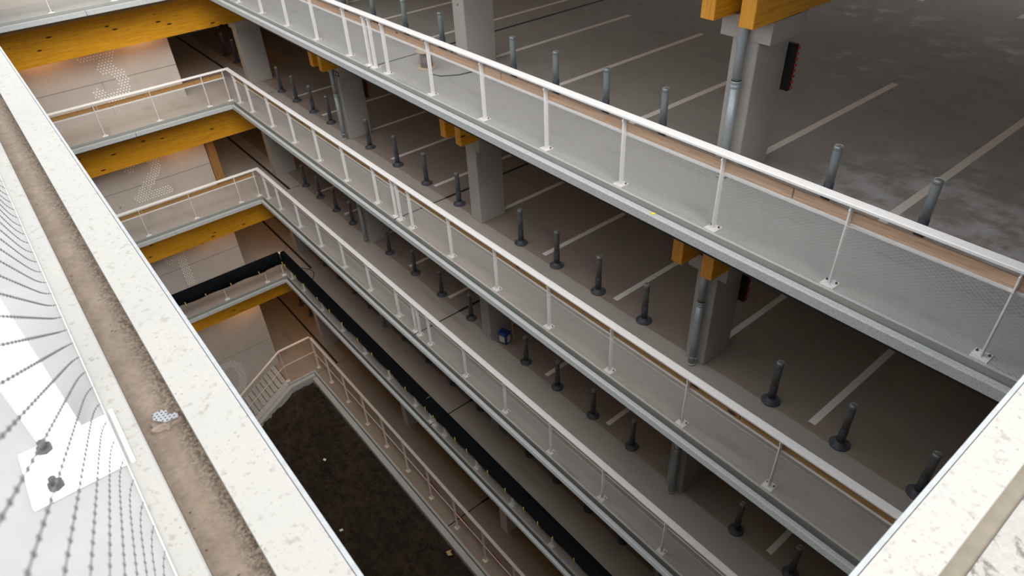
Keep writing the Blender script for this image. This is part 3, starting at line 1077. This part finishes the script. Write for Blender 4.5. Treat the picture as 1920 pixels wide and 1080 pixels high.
o = m.build('concrete_block', M['concrete'])
o.location = (2.28, 1.36, 0); o.rotation_euler.z = 0.4
tag(o, 'small concrete block on the floor beside the third column, top deck', 'block')

# blue canister and broom on the third deck
t = empty('canister', (3.16, 1.50, Z[2]), 0.3, 'blue plastic canister beside the third column on the third deck', 'canister')
MB().box(-0.14, 0.14, -0.12, 0.12, 0, 0.36, 0, 0.03).lathe([(0.07, 0.36), (0.04, 0.40)], n=12).build('body', M['blue'], t)
MB().lathe([(0.035, 0.40), (0.035, 0.44)], n=12).build('cap', M['blue'], t)
MB().tube([(-0.09, 0, 0.355), (-0.09, 0, 0.42), (0.02, 0, 0.42), (0.10, 0, 0.38), (0.10, 0, 0.355)], 0.012, 8).build('handle', M['blue'], t)
MB().box(-0.08, 0.09, -0.124, -0.1195, 0.07, 0.27).box(0.1395, 0.144, -0.08, 0.06, 0.07, 0.27).build('paper_label', M['paper'], t)
m = MB().tube([(3.50, 1.56, Z[2]+0.02), (2.93, 1.88, Z[2]+1.25)], 0.014, 8)
tag(m.build('broom_handle', M['stick']), 'wooden broom handle leaning on the third column next to the blue canister', 'broom')

# timber post next to the wall on the third deck
t = MB().box(-10.98, -10.60, -1.10, -0.78, Z[2], Z[2]+2.9, 0, 0.01).build('timber_post', M['plank'])
tag(t, 'brown timber post at the right end of the wall numbered two', 'post')
# dark door and pale panel deep on the second deck
t = empty('door_1', (-17.9, 2.6, Z[1]))
tag(t, None, None, None, 'structure')
MB().box(0, 0.06, 0, 1.6, 0, 2.2).build('door_leaf', M['dark_void'], t)
MB().box(0, 0.08, -0.1, 0, 0, 2.3).box(0, 0.08, 1.6, 1.7, 0, 2.3).box(0, 0.08, -0.1, 1.7, 2.2, 2.3).build('door_frame', M['concrete_light'], t)

# yellow tape scrap on the top deck edge
m = MB().box(-0.03, 0.03, -0.015, 0.015, 0, 0.02, 0, 0.006)
o = m.build('tape_scrap', M['yellow'])
o.location = (8.98, -0.19, -0.077); o.rotation_euler.z = 0.5
tag(o, 'small yellow tape scrap on the steel edge of the top deck', 'tape')

# scrap of perforated metal and dry leaf in the near gutter
t = empty('metal_scrap', (12.652, -6.318, ROOF-0.034), 0.15, 'small white perforated metal scrap lying in the dirty gutter', 'scrap')
m = MB()
outl = [(-0.022, -0.014), (-0.004, -0.020), (0.020, -0.006), (0.027, 0.020), (0.012, 0.024), (0.004, 0.008), (-0.010, 0.012), (-0.020, 0.004)]
m.prism(outl, 0.010, 0.0125, 'z')
m.build('sheet', M['scrap'], t)
m = MB()
for a in range(-3, 4):
    for b in range(-3, 4):
        x, y = a*0.009+(0.0045 if b % 2 else 0), b*0.0075
        ins = False
        for (p, q) in zip(outl, outl[1:]+outl[:1]):
            if (p[1] > y) != (q[1] > y) and x < (q[0]-p[0])*(y-p[1])/(q[1]-p[1])+p[0]:
                ins = not ins
        if ins:
            m.lathe([(0.0021, 0.0124), (0.0021, 0.0130)], x, y, 8)
m.build('hole', M['bolt'], t)
o = MB()
bmesh.ops.create_icosphere(o.bm, subdivisions=3, radius=0.02)
for v in o.bm.verts:
    f_ = 1+0.2*sin(v.co.x*300)+0.15*sin(v.co.y*420+1)
    v.co = Vector((v.co.x*f_*1.0, v.co.y*f_*1.5, v.co.z*0.5*f_))
o = o.build('dirt_clump', M['reel_drum'])
o.location = (12.662, -6.322, ROOF-0.038)
tag(o, 'brown dry clump under the perforated scrap in the gutter', 'debris')

# long dark cable on the fourth deck floor behind the corner
m = MB().tube([(-9.0+q*0.16, 0.55+0.25*sin(q*0.5), Z[3]+0.012) for q in range(12)], 0.014, 6)
tag(m.build('loose_cable', M['black_plastic']), 'dark cable lying on the fourth deck behind the corner of the black sheet', 'cable')
